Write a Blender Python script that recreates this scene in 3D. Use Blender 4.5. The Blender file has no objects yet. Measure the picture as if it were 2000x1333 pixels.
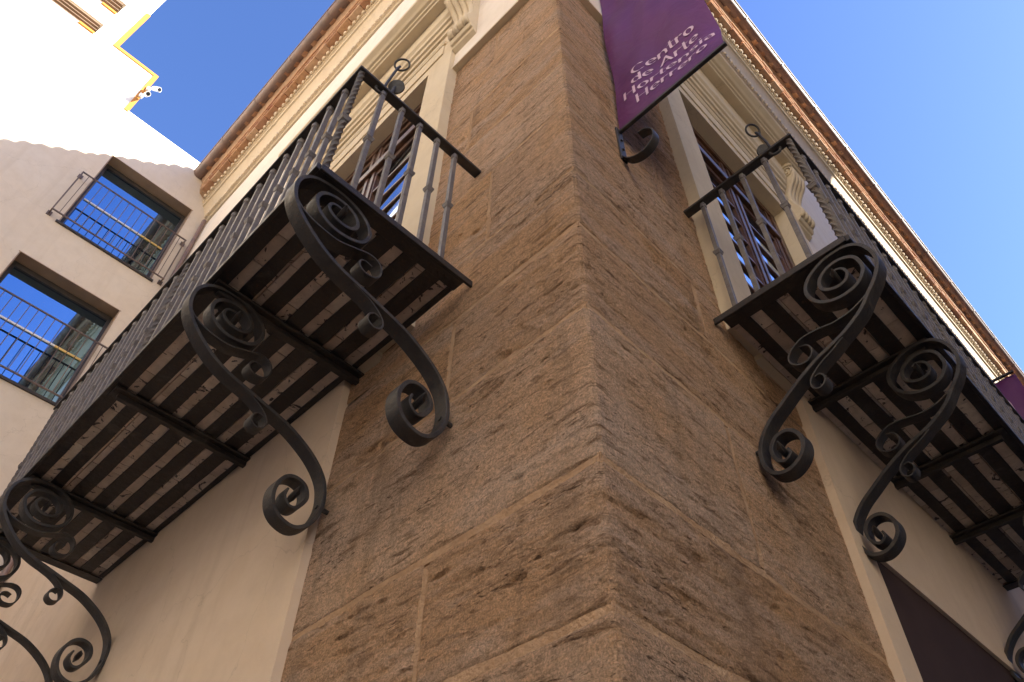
import bpy, bmesh, math, random
import numpy as np
from mathutils import Matrix, Vector

rnd = random.Random(7)
scene = bpy.context.scene
COL = scene.collection
R = math.radians

# ------------------------------------------------------------------ camera
cam_data = bpy.data.cameras.new('camera')
cam_data.sensor_fit = 'HORIZONTAL'
cam_data.sensor_width = 36.0
cam_data.lens = 36.0 * 1528.32 / 2000.0
cam_data.clip_start = 0.05
cam_data.clip_end = 2000
cam = bpy.data.objects.new('camera', cam_data)
COL.objects.link(cam)
m3 = Matrix(((0.7098245, 0.5241142, 0.4705883),
             (0.7042706, -0.5397821, -0.4611271),
             (0.0123319, 0.6587409, -0.7522688)))
cam.matrix_world = Matrix.Translation((1.06606, -1.41294, 1.6)) @ m3.to_4x4()
scene.camera = cam

# ------------------------------------------------------------------ sky and sun
SUN_DIR = Vector((1.3, 1.0, 0.917)).normalized()
SUN_ELEV = math.asin(SUN_DIR.z)
world = bpy.data.worlds.new('World')
scene.world = world
world.use_nodes = True
wn = world.node_tree.nodes
wl = world.node_tree.links
sky = wn.new('ShaderNodeTexSky')
sky.sky_type = 'NISHITA'
sky.sun_disc = False
sky.sun_elevation = SUN_ELEV
sky.sun_rotation = math.atan2(SUN_DIR.x, SUN_DIR.y)
sky.air_density = 0.85
sky.dust_density = 0.7
sky.ozone_density = 3.0
bg = wn['Background']
bg.inputs['Strength'].default_value = 0.10
tint = wn.new('ShaderNodeMix')
tint.data_type = 'RGBA'
tint.blend_type = 'MULTIPLY'
tint.inputs[0].default_value = 1.0
tint.inputs[7].default_value = (0.70, 0.81, 1.10, 1)
wl.new(sky.outputs['Color'], tint.inputs[6])
wl.new(tint.outputs[2], bg.inputs['Color'])

sun_data = bpy.data.lights.new('sun', 'SUN')
sun_data.energy = 5.0
sun_data.angle = R(0.53)
sun_data.color = (1.0, 0.93, 0.82)
sun = bpy.data.objects.new('sun', sun_data)
COL.objects.link(sun)
sun.rotation_euler = SUN_DIR.to_track_quat('Z', 'Y').to_euler()
sun.location = (20, 16, 30)

scene.view_settings.view_transform = 'Standard'
scene.view_settings.look = 'None'
scene.view_settings.gamma = 1.0
scene.view_settings.use_curve_mapping = False
scene.view_settings.exposure = 2.0
scene.cycles.max_bounces = 10
scene.cycles.diffuse_bounces = 5
scene.cycles.glossy_bounces = 4


# ------------------------------------------------------------------ materials
def new_mat(name):
    m = bpy.data.materials.new(name)
    m.use_nodes = True
    nt = m.node_tree
    return m, nt, nt.nodes['Principled BSDF']


def N(nt, kind, **kw):
    n = nt.nodes.new(kind)
    for k, v in kw.items():
        if k in n.inputs:
            n.inputs[k].default_value = v
        else:
            setattr(n, k, v)
    return n


def coords(nt, scale=(1, 1, 1), rnd_shift=False):
    g = N(nt, 'ShaderNodeNewGeometry')
    mp = N(nt, 'ShaderNodeMapping')
    mp.inputs['Scale'].default_value = scale
    nt.links.new(g.outputs['Position'], mp.inputs['Vector'])
    if rnd_shift:
        oi = N(nt, 'ShaderNodeObjectInfo')
        mu = N(nt, 'ShaderNodeMath', operation='MULTIPLY')
        mu.inputs[1].default_value = 37.0
        nt.links.new(oi.outputs['Random'], mu.inputs[0])
        cx = N(nt, 'ShaderNodeCombineXYZ')
        for i in range(3):
            nt.links.new(mu.outputs[0], cx.inputs[i])
        nt.links.new(cx.outputs[0], mp.inputs['Location'])
    return mp.outputs['Vector']


def noise(nt, vec, scale, detail=4, rough=0.55, dist=0.0):
    n = N(nt, 'ShaderNodeTexNoise')
    n.inputs['Scale'].default_value = scale
    n.inputs['Detail'].default_value = detail
    n.inputs['Roughness'].default_value = rough
    n.inputs['Distortion'].default_value = dist
    nt.links.new(vec, n.inputs['Vector'])
    return n.outputs['Fac']


def ramp(nt, fac, stops):
    r = N(nt, 'ShaderNodeValToRGB')
    cr = r.color_ramp
    while len(cr.elements) < len(stops):
        cr.elements.new(0.5)
    for e, (p, c) in zip(cr.elements, stops):
        e.position = p
        e.color = (c[0], c[1], c[2], 1) if not isinstance(c, (int, float)) else (c, c, c, 1)
    nt.links.new(fac, r.inputs['Fac'])
    return r.outputs['Color']


def mix(nt, a, b, fac, mode='MIX'):
    m = N(nt, 'ShaderNodeMix', data_type='RGBA', blend_type=mode)
    ia, ib = m.inputs[6], m.inputs[7]
    for s, v in ((ia, a), (ib, b)):
        if hasattr(v, 'is_output'):
            nt.links.new(v, s)
        else:
            s.default_value = (v[0], v[1], v[2], 1)
    if hasattr(fac, 'is_output'):
        nt.links.new(fac, m.inputs[0])
    else:
        m.inputs[0].default_value = fac
    return m.outputs[2]


def bump(nt, bsdf, height, strength, distance, normal=None):
    b = N(nt, 'ShaderNodeBump')
    b.inputs['Strength'].default_value = strength
    b.inputs['Distance'].default_value = distance
    nt.links.new(height, b.inputs['Height'])
    if normal is not None:
        nt.links.new(normal, b.inputs['Normal'])
    nt.links.new(b.outputs['Normal'], bsdf.inputs['Normal'])
    return b.outputs['Normal']


def plain(name, col, rough=0.7, var=0.12, vscale=3.0, bstr=0.15, bscale=60, bdist=0.004, metallic=0.0, col2=None, spec=0.5):
    m, nt, b = new_mat(name)
    v = coords(nt)
    n1 = noise(nt, v, vscale, 5, 0.6)
    c2 = col2 or tuple(max(0, c * (1 - var * 2)) for c in col)
    c1 = tuple(min(1, c * (1 + var)) for c in col)
    nt.links.new(ramp(nt, n1, [(0.3, c2), (0.65, c1)]), b.inputs['Base Color'])
    b.inputs['Roughness'].default_value = rough
    b.inputs['Metallic'].default_value = metallic
    b.inputs['Specular IOR Level'].default_value = spec
    n2 = noise(nt, v, bscale, 4, 0.6)
    bump(nt, b, n2, bstr, bdist)
    return m


def mat_stone():
    m, nt, b = new_mat('weathered_sandstone')
    v = coords(nt)
    vs = coords(nt, (1, 1, 5.5), True)
    oi = N(nt, 'ShaderNodeObjectInfo')
    base = ramp(nt, oi.outputs['Random'], [(0.0, (0.58, 0.37, 0.22)), (0.25, (0.66, 0.46, 0.32)), (0.5, (0.58, 0.385, 0.25)), (0.75, (0.70, 0.51, 0.375)), (1.0, (0.64, 0.41, 0.24))])
    big = noise(nt, v, 1.6, 5, 0.62, 0.6)
    c = mix(nt, base, (0.64, 0.39, 0.21), ramp(nt, big, [(0.42, 0.0), (0.68, 0.75)]))
    big2 = noise(nt, vs, 1.1, 5, 0.65, 0.4)
    c = mix(nt, c, (0.68, 0.535, 0.44), ramp(nt, big2, [(0.48, 0.0), (0.72, 0.75)]))
    strat = noise(nt, vs, 6.0, 8, 0.72, 0.5)
    c = mix(nt, c, (0.24, 0.14, 0.08), ramp(nt, strat, [(0.35, 0.9), (0.48, 0.0)]))
    grain = noise(nt, v, 140, 3, 0.7)
    c = mix(nt, c, ramp(nt, grain, [(0.3, (0.55, 0.52, 0.5)), (0.66, (1.45, 1.45, 1.45))]), 0.75, 'MULTIPLY')
    clump = noise(nt, coords(nt, (1, 1, 2.2), True), 34, 6, 0.7, 0.4)
    c = mix(nt, c, ramp(nt, clump, [(0.32, (0.68, 0.63, 0.58)), (0.5, (1.05, 1.05, 1.05)), (0.68, (1.3, 1.28, 1.26))]), 0.7, 'MULTIPLY')
    stn = noise(nt, coords(nt, (1, 1, 2.5)), 9, 6, 0.7, 1.0)
    c = mix(nt, c, (0.1, 0.065, 0.045), ramp(nt, stn, [(0.62, 0.0), (0.74, 0.6)]))
    damp = noise(nt, coords(nt, (5, 5, 0.5)), 1.0, 6, 0.65, 0.5)
    c = mix(nt, c, (0.26, 0.175, 0.12), ramp(nt, damp, [(0.56, 0.0), (0.75, 0.55)]))
    # darker colour in the open pores of the stone
    pit = noise(nt, coords(nt, (1, 1, 5.0), True), 26, 6, 0.66, 0.5)
    patch = noise(nt, vs, 1.7, 4, 0.6)
    pm_ = N(nt, 'ShaderNodeMath', operation='MULTIPLY_ADD')
    nt.links.new(patch, pm_.inputs[0])
    pm_.inputs[1].default_value = 0.5
    nt.links.new(pit, pm_.inputs[2])
    pitm = ramp(nt, pm_.outputs[0], [(0.555, 0.0), (0.62, 1.0)])
    c = mix(nt, (0.15, 0.085, 0.05), c, ramp(nt, pm_.outputs[0], [(0.555, 0.1), (0.63, 1.0)]))
    nt.links.new(c, b.inputs['Base Color'])
    b.inputs['Roughness'].default_value = 0.92
    b.inputs['Specular IOR Level'].default_value = 0.15
    f1 = noise(nt, vs, 30, 9, 0.8, 0.3)
    nrm = bump(nt, b, f1, 1.0, 0.02)
    f2 = noise(nt, v, 130, 5, 0.8)
    nrm = bump(nt, b, f2, 1.0, 0.013, nrm)
    bump(nt, b, pitm, 1.0, 0.018, nrm)
    return m


def mat_plaster(name, col, warm):
    m, nt, b = new_mat(name)
    v = coords(nt)
    n1 = noise(nt, v, 0.9, 5, 0.6, 0.4)
    c = mix(nt, col, warm, ramp(nt, n1, [(0.4, 0.0), (0.7, 0.6)]))
    n2 = noise(nt, v, 7, 6, 0.65)
    c = mix(nt, c, ramp(nt, n2, [(0.25, (0.9, 0.88, 0.86)), (0.6, (1.03, 1.03, 1.03))]), 0.6, 'MULTIPLY')
    drip = noise(nt, coords(nt, (7, 7, 0.35)), 1.0, 5, 0.6)
    c = mix(nt, c, tuple(x * 0.8 for x in warm), ramp(nt, drip, [(0.55, 0.0), (0.8, 0.5)]))
    # hairline cracks and patched areas
    vo = N(nt, 'ShaderNodeTexVoronoi', feature='DISTANCE_TO_EDGE')
    vo.inputs['Scale'].default_value = 1.1
    wv = N(nt, 'ShaderNodeVectorMath', operation='ADD')
    wn_ = N(nt, 'ShaderNodeTexNoise')
    wn_.inputs['Scale'].default_value = 5.0
    wn_.inputs['Detail'].default_value = 6
    nt.links.new(v, wn_.inputs['Vector'])
    sc_ = N(nt, 'ShaderNodeVectorMath', operation='SCALE')
    sc_.inputs['Scale'].default_value = 0.35
    nt.links.new(wn_.outputs['Color'], sc_.inputs[0])
    nt.links.new(v, wv.inputs[0])
    nt.links.new(sc_.outputs[0], wv.inputs[1])
    nt.links.new(wv.outputs[0], vo.inputs['Vector'])
    crk = ramp(nt, vo.outputs['Distance'], [(0.0, 0.28), (0.0045, 0.0)])
    c = mix(nt, c, tuple(x * 0.45 for x in warm), crk)
    nt.links.new(c, b.inputs['Base Color'])
    b.inputs['Roughness'].default_value = 0.85
    b.inputs['Specular IOR Level'].default_value = 0.2
    h = noise(nt, v, 35, 6, 0.65)
    nr = bump(nt, b, h, 0.25, 0.004)
    h2 = noise(nt, v, 4, 3, 0.5)
    bump(nt, b, h2, 0.25, 0.02, nr)
    return m


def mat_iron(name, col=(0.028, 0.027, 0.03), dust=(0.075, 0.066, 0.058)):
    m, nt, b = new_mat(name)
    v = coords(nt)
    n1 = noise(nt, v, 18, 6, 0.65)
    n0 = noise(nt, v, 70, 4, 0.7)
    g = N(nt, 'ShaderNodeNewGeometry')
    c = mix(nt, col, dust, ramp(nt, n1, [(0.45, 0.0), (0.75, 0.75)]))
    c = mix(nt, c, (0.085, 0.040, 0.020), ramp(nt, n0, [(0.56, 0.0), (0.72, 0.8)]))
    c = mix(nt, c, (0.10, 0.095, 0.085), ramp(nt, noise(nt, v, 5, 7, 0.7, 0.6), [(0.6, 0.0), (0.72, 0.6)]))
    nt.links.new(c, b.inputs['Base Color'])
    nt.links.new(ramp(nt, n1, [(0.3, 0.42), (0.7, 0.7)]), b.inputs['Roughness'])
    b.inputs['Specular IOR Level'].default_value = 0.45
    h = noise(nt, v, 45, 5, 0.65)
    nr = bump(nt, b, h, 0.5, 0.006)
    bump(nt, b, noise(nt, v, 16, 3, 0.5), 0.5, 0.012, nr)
    return m


def mat_rand(name, cols, rough=0.85, bstr=0.4, bscale=60, blotch=None):
    m, nt, b = new_mat(name)
    oi = N(nt, 'ShaderNodeObjectInfo')
    k = len(cols) - 1
    c = ramp(nt, oi.outputs['Random'], [(i / k, cc) for i, cc in enumerate(cols)])
    v = coords(nt)
    n2 = noise(nt, v, 14, 6, 0.7)
    c = mix(nt, c, ramp(nt, n2, [(0.3, (0.72, 0.7, 0.68)), (0.65, (1.12, 1.12, 1.12))]), 0.8, 'MULTIPLY')
    if blotch:
        p = noise(nt, coords(nt, (1, 1, 1), True), 11, 6, 0.62, 1.6)
        c = mix(nt, c, blotch, ramp(nt, p, [(0.60, 0.0), (0.625, 0.95)]))
    nt.links.new(c, b.inputs['Base Color'])
    b.inputs['Roughness'].default_value = rough
    b.inputs['Specular IOR Level'].default_value = 0.25
    bump(nt, b, noise(nt, v, bscale, 5, 0.65), bstr, 0.006)
    return m


def mat_glass(name, tint, refl):
    m, nt, b = new_mat(name)
    v = coords(nt)
    b.inputs['Base Color'].default_value = (0.012, 0.014, 0.016, 1)
    b.inputs['Roughness'].default_value = 0.05
    gl = N(nt, 'ShaderNodeBsdfGlossy')
    gl.inputs['Color'].default_value = (*tint, 1)
    gl.inputs['Roughness'].default_value = 0.015
    ms = N(nt, 'ShaderNodeMixShader')
    lw = N(nt, 'ShaderNodeLayerWeight')
    lw.inputs['Blend'].default_value = 0.35
    mp = N(nt, 'ShaderNodeMapRange')
    mp.inputs['To Min'].default_value = refl
    mp.inputs['To Max'].default_value = 1.0
    nt.links.new(lw.outputs['Fresnel'], mp.inputs['Value'])
    nt.links.new(mp.outputs['Result'], ms.inputs['Fac'])
    nt.links.new(b.outputs[0], ms.inputs[1])
    nt.links.new(gl.outputs[0], ms.inputs[2])
    nt.links.new(ms.outputs[0], nt.nodes['Material Output'].inputs['Surface'])
    bm = N(nt, 'ShaderNodeBump')
    bm.inputs['Strength'].default_value = 0.08
    bm.inputs['Distance'].default_value = 0.01
    nt.links.new(noise(nt, v, 1.7, 2, 0.4), bm.inputs['Height'])
    nt.links.new(bm.outputs['Normal'], gl.inputs['Normal'])
    return m


M = {
    'stone': mat_stone(),
    'mortar': plain('lime_mortar', (0.43, 0.29, 0.185), 0.95, 0.1, 6, 0.9, 60, 0.016, col2=(0.34, 0.215, 0.13), spec=0.1),
    'plaster': mat_plaster('cream_plaster', (0.66, 0.54, 0.43), (0.62, 0.48, 0.35)),
    'plaster_white': mat_plaster('white_plaster', (0.80, 0.74, 0.67), (0.78, 0.68, 0.57)),
    'surround': mat_plaster('cream_stucco', (0.66, 0.57, 0.43), (0.64, 0.53, 0.37)),
    'cream': mat_plaster('cream_stucco_moulding', (0.66, 0.56, 0.42), (0.62, 0.50, 0.36)),
    'far_plaster': mat_plaster('beige_render', (0.62, 0.55, 0.455), (0.62, 0.52, 0.40)),
    'far_white': mat_plaster('white_render', (0.80, 0.77, 0.70), (0.80, 0.74, 0.62)),
    'iron': mat_iron('wrought_iron'),
    'iron_bar': mat_iron('lit_dusty_iron', (0.12, 0.11, 0.115), (0.24, 0.215, 0.19)),  # baluster iron paled to look lit, with dust patches
    'iron_under': mat_iron('darker_iron', (0.02, 0.017, 0.017), (0.042, 0.033, 0.029)),  # darker iron for the edge frame, floor bars and cross beams
    'wood': plain('varnished_brown_wood', (0.095, 0.045, 0.026), 0.4, 0.3, 9, 0.2, 40, 0.003),
    'glass': mat_glass('window_glass', (0.62, 0.76, 0.95), 0.5),
    'far_glass': mat_glass('coated_window_glass', (0.24, 0.48, 0.80), 0.5),
    'dark_frame': plain('dark_bronze_frame', (0.05, 0.042, 0.037), 0.5, 0.15, 8, 0.05),
    'rail_far': plain('painted_steel_railing', (0.12, 0.085, 0.07), 0.5, 0.15, 8, 0.05),
    'tile': mat_rand('glazed_floor_tile', [(0.58, 0.50, 0.44), (0.64, 0.56, 0.49), (0.48, 0.40, 0.34), (0.72, 0.66, 0.59)], 0.7, 0.25, 60, (0.035, 0.03, 0.036)),
    'brick': mat_rand('fired_brick', [(0.44, 0.235, 0.14), (0.54, 0.33, 0.19), (0.38, 0.19, 0.12), (0.60, 0.42, 0.28), (0.48, 0.27, 0.16)], 0.9, 0.5, 50),
    'roof_tile': mat_rand('clay_roof_tile', [(0.40, 0.22, 0.13), (0.48, 0.30, 0.19), (0.33, 0.18, 0.11), (0.5, 0.36, 0.25)], 0.9, 0.4, 40),
    'gutter': plain('brown_copper_gutter', (0.19, 0.12, 0.095), 0.5, 0.25, 4, 0.1, 30, 0.003, col2=(0.13, 0.095, 0.085)),
    'lit_gutter_edge': plain('sunlit_pale_edge', (0.55, 0.52, 0.5), 0.5, 0.1),  # pale colour painting the sunlit edge of the right gutter
    'trim_yellow': plain('ochre_painted_trim', (0.50, 0.20, 0.02), 0.7, 0.12),
    'banner': None,
    'letter': plain('pale_pink_print', (0.60, 0.44, 0.58), 0.6, 0.04, 10, 0.05),
    'white_plastic': plain('white_camera_plastic', (0.75, 0.77, 0.76), 0.35, 0.04, 10, 0.02),
    'black': plain('black_lens', (0.01, 0.01, 0.012), 0.2, 0.1),
    'portal': plain('dark_brown_panel', (0.055, 0.034, 0.032), 0.8, 0.06, 5, 0.05, spec=0.2),
    'pale_reflection': plain('pale_reflection_strip', (0.80, 0.80, 0.80), 0.4, 0.03),  # painted reflection on the far panes, pale stretch
    'yellow_reflection': plain('yellow_reflection_strip', (0.80, 0.55, 0.16), 0.5, 0.05),  # painted reflection on the far panes, yellow stretch
    'louvre': plain('brown_louvre', (0.30, 0.21, 0.14), 0.6, 0.1),
    'paving': plain('grey_stone_paving', (0.13, 0.11, 0.095), 0.85, 0.15, 2, 0.3, 20, 0.01),
    'house_ochre': plain('warm_bounce_render', (0.82, 0.66, 0.43), 0.9, 0.05, 2),  # bright ochre set to throw warm bounce on the left facade
    'house_grey': plain('grey_brown_render', (0.22, 0.18, 0.16), 0.9, 0.1, 2),
    'interior': plain('dark_interior', (0.02, 0.018, 0.016), 0.9, 0.1),
}


def mat_banner():
    m, nt, b = new_mat('purple_banner_cloth')
    v = coords(nt)
    n1 = noise(nt, v, 2.2, 4, 0.5, 0.8)
    c = ramp(nt, n1, [(0.3, (0.09, 0.015, 0.095)), (0.7, (0.115, 0.022, 0.12))])
    nt.links.new(c, b.inputs['Base Color'])
    b.inputs['Roughness'].default_value = 0.5
    b.inputs['Specular IOR Level'].default_value = 0.3
    bump(nt, b, noise(nt, v, 6, 3, 0.5, 0.8), 0.25, 0.03)
    return m


M['banner'] = mat_banner()


# ------------------------------------------------------------------ mesh helpers
class MB:
    """collects faces in facade coordinates (u along the wall, w outwards, z up)"""

    def __init__(self, side=None):
        self.v, self.f, self.side = [], [], side
        self.smooth = False

    def pt(self, u, w, z):
        if self.side == 'L':
            return (-u, -w, z)
        if self.side == 'R':
            return (w, u, z)
        return (u, w, z)

    def add(self, pts, faces):
        o = len(self.v)
        self.v += [self.pt(*p) for p in pts]
        self.f += [tuple(i + o for i in f) for f in faces]

    def box(self, u0, u1, w0, w1, z0, z1):
        self.hexa([(u0, w0, z0), (u1, w0, z0), (u1, w1, z0), (u0, w1, z0),
                   (u0, w0, z1), (u1, w0, z1), (u1, w1, z1), (u0, w1, z1)])

    def hexa(self, p):
        self.add(p, [(0, 3, 2, 1), (4, 5, 6, 7), (0, 1, 5, 4), (1, 2, 6, 5), (2, 3, 7, 6), (3, 0, 4, 7)])

    def prism(self, prof, u0, u1):
        """closed profile of (w,z) swept along u"""
        n = len(prof)
        pts = [(u0, a, b) for a, b in prof] + [(u1, a, b) for a, b in prof]
        fs = [(i, (i + 1) % n, n + (i + 1) % n, n + i) for i in range(n)]
        fs += [tuple(range(n)), tuple(range(2 * n - 1, n - 1, -1))]
        self.add(pts, fs)

    def strap(self, path, u0, u1, th, taper=None):
        """flat iron bent along a (w,z) path, u0..u1 wide, th thick"""
        n = len(path)
        pts = []
        for i, (a, b) in enumerate(path):
            p, q = path[max(0, i - 1)], path[min(n - 1, i + 1)]
            d = (q[0] - p[0], q[1] - p[1])
            L = math.hypot(*d) or 1
            nx, nz = -d[1] / L, d[0] / L
            t = th * 0.5 * (taper(i / (n - 1)) if taper else 1)
            pts += [(u0, a + nx * t, b + nz * t), (u1, a + nx * t, b + nz * t),
                    (u1, a - nx * t, b - nz * t), (u0, a - nx * t, b - nz * t)]
        fs = []
        for i in range(n - 1):
            for k in range(4):
                k2 = (k + 1) % 4
                fs.append((4 * i + k, 4 * i + k2, 4 * i + 4 + k2, 4 * i + 4 + k))
        fs += [(0, 1, 2, 3), tuple(4 * n - 4 + k for k in (3, 2, 1, 0))]
        self.add(pts, fs)

    def tube(self, path, r, seg=8, square=False, twist=0.0, rfun=None):
        n = len(path)
        P = [Vector(p) for p in path]
        pts = []
        seg = 4 if square else seg
        ref = Vector((0.577, 0.33, 0.74)).normalized()
        for i in range(n):
            t = (P[min(n - 1, i + 1)] - P[max(0, i - 1)]).normalized()
            if abs(t.z) > 0.95:
                a = Vector((1, 0, 0))
            else:
                a = Vector((0, 0, 1))
            x = (a - t * a.dot(t)).normalized()
            y = t.cross(x)
            rr = rfun(i / (n - 1)) * r if rfun else r
            for k in range(seg):
                an = 2 * math.pi * (k + 0.5) / seg + twist * i
                pts.append(tuple(P[i] + x * rr * math.cos(an) + y * rr * math.sin(an)))
        fs = []
        for i in range(n - 1):
            for k in range(seg):
                k2 = (k + 1) % seg
                fs.append((seg * i + k, seg * i + k2, seg * i + seg + k2, seg * i + seg + k))
        fs += [tuple(range(seg))[::-1], tuple(seg * (n - 1) + k for k in range(seg))]
        self.add(pts, fs)

    def ring(self, c, axis, R_, r, n=28, m=8):
        ax = Vector(axis).normalized()
        x = ax.orthogonal().normalized()
        y = ax.cross(x)
        pts, fs = [], []
        for i in range(n):
            a = 2 * math.pi * i / n
            d = x * math.cos(a) + y * math.sin(a)
            for k in range(m):
                b = 2 * math.pi * k / m
                pts.append(tuple(Vector(c) + d * (R_ + r * math.cos(b)) + ax * r * math.sin(b)))
        for i in range(n):
            for k in range(m):
                i2, k2 = (i + 1) % n, (k + 1) % m
                fs.append((i * m + k, i2 * m + k, i2 * m + k2, i * m + k2))
        self.add(pts, fs)

    def ball(self, c, r, n=10, m=7, sc=(1, 1, 1)):
        pts, fs = [(c[0], c[1], c[2] - r * sc[2])], []
        for j in range(1, m):
            t = math.pi * j / m - math.pi / 2
            for i in range(n):
                a = 2 * math.pi * i / n
                pts.append((c[0] + r * sc[0] * math.cos(t) * math.cos(a), c[1] + r * sc[1] * math.cos(t) * math.sin(a), c[2] + r * sc[2] * math.sin(t)))
        pts.append((c[0], c[1], c[2] + r * sc[2]))
        for i in range(n):
            fs.append((0, 1 + (i + 1) % n, 1 + i))
            for j in range(m - 2):
                a, b = 1 + j * n, 1 + (j + 1) * n
                fs.append((a + i, a + (i + 1) % n, b + (i + 1) % n, b + i))
            o = 1 + (m - 2) * n
            fs.append((len(pts) - 1, o + i, o + (i + 1) % n))
        self.add(pts, fs)

    def mesh(self, name, mat, bevel=0.0, smooth=False):
        me = bpy.data.meshes.new(name)
        me.from_pydata(self.v, [], self.f)
        bm = bmesh.new()
        bm.from_mesh(me)
        bmesh.ops.recalc_face_normals(bm, faces=bm.faces)
        if bevel > 0:
            es = [e for e in bm.edges if len(e.link_faces) == 2 and e.calc_face_angle(0) > 0.6]
            bmesh.ops.bevel(bm, geom=es, offset=bevel, segments=1, affect='EDGES', clamp_overlap=True)
        bm.to_mesh(me)
        bm.free()
        me.materials.append(mat)
        if smooth:
            me.shade_smooth()
            me.set_sharp_from_angle(angle=R(38))
        return me


def link(name, me, parent=None, loc=None, **props):
    o = bpy.data.objects.new(name, me)
    COL.objects.link(o)
    if parent is not None:
        o.parent = parent
    if loc is not None:
        o.location = loc
    for k, v in props.items():
        o[k] = v
    return o


def part(name, mb, mat, parent, bevel=0.0, smooth=False, **props):
    return link(name, mb.mesh(name, mat, bevel, smooth), parent, **props)


def thing(name, label, cat, group=None, loc=(0, 0, 0)):
    o = bpy.data.objects.new(name, None)
    COL.objects.link(o)
    o.empty_display_size = 0.2
    o.location = loc
    o['label'] = label
    o['category'] = cat
    if group:
        o['group'] = group
    return o


def smooth_path(pts, k=5):
    out = []
    n = len(pts)
    for i in range(n - 1):
        p0, p1, p2, p3 = pts[max(0, i - 1)], pts[i], pts[i + 1], pts[min(n - 1, i + 2)]
        for j in range(k):
            t = j / k
            out.append(tuple(0.5 * (2 * b + (c - a) * t + (2 * a - 5 * b + 4 * c - d) * t * t + (3 * b - a - 3 * c + d) * t ** 3)
                             for a, b, c, d in zip(p0, p1, p2, p3)))
    out.append(tuple(pts[-1]))
    return out


# ------------------------------------------------------------------ numpy noise for the stone relief
def vnoise(x, y, seed):
    xi, yi = np.floor(x).astype(np.int64), np.floor(y).astype(np.int64)
    fx, fy = x - xi, y - yi
    fx = fx * fx * (3 - 2 * fx)
    fy = fy * fy * (3 - 2 * fy)

    def h(a, b):
        k = (a * 374761393 + b * 668265263 + seed * 1442695041) & 0x7fffffff
        k = ((k ^ (k >> 13)) * 1274126177) & 0x7fffffff
        return ((k ^ (k >> 16)) & 0xffff) / 65535.0
    return (h(xi, yi) * (1 - fx) + h(xi + 1, yi) * fx) * (1 - fy) + (h(xi, yi + 1) * (1 - fx) + h(xi + 1, yi + 1) * fx) * fy


def fbm(x, y, seed, oct_=4, gain=0.55):
    s, a, t = 0, 1.0, 0.0
    for i in range(oct_):
        s = s + a * vnoise(x * 2 ** i, y * 2 ** i, seed + i * 17)
        t += a
        a *= gain
    return s / t


# ================================================================== the ground
g = MB()
g.box(-160, 160, -160, 160, -0.2, 0.0)
o = part('street', g, M['paving'], None)
o['kind'] = 'structure'

# ================================================================== the corner building
bld = thing('corner_building', 'corner building with a rough sandstone corner pillar between two cream plastered facades', 'building')

Z_STONE = 7.72
L_END = 7.68      # the neighbour's wall closes the left facade here
R_END = 34.0
STONE_U = {'L': 1.56, 'R': 1.74}
DOOR = {'L': (1.35, 2.98, 4.55, 8.0), 'R': (1.43, 3.06, 4.62, 7.9)}

# --- solid core behind everything, so that no light leaks through
core = MB()
core.box(-L_END, -0.42, 0.42, R_END, 0, 13.4)
part('wall_core', core, M['interior'], bld)

# --- mortar bed the stones sit in
mb = MB()
for za, zb_, ul_, ur_ in ((0, 4.52, STONE_U['L'] + 0.03, STONE_U['R'] + 0.03), (4.521, Z_STONE, DOOR['L'][0] - 0.03, DOOR['R'][0] - 0.03)):
    mb.box(-ul_, -0.035, 0.035, 0.4, za, zb_)
    mb.box(-0.4, -0.035, 0.4, ur_, za, zb_)
part('mortar_bed', mb, M['mortar'], bld)


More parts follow.
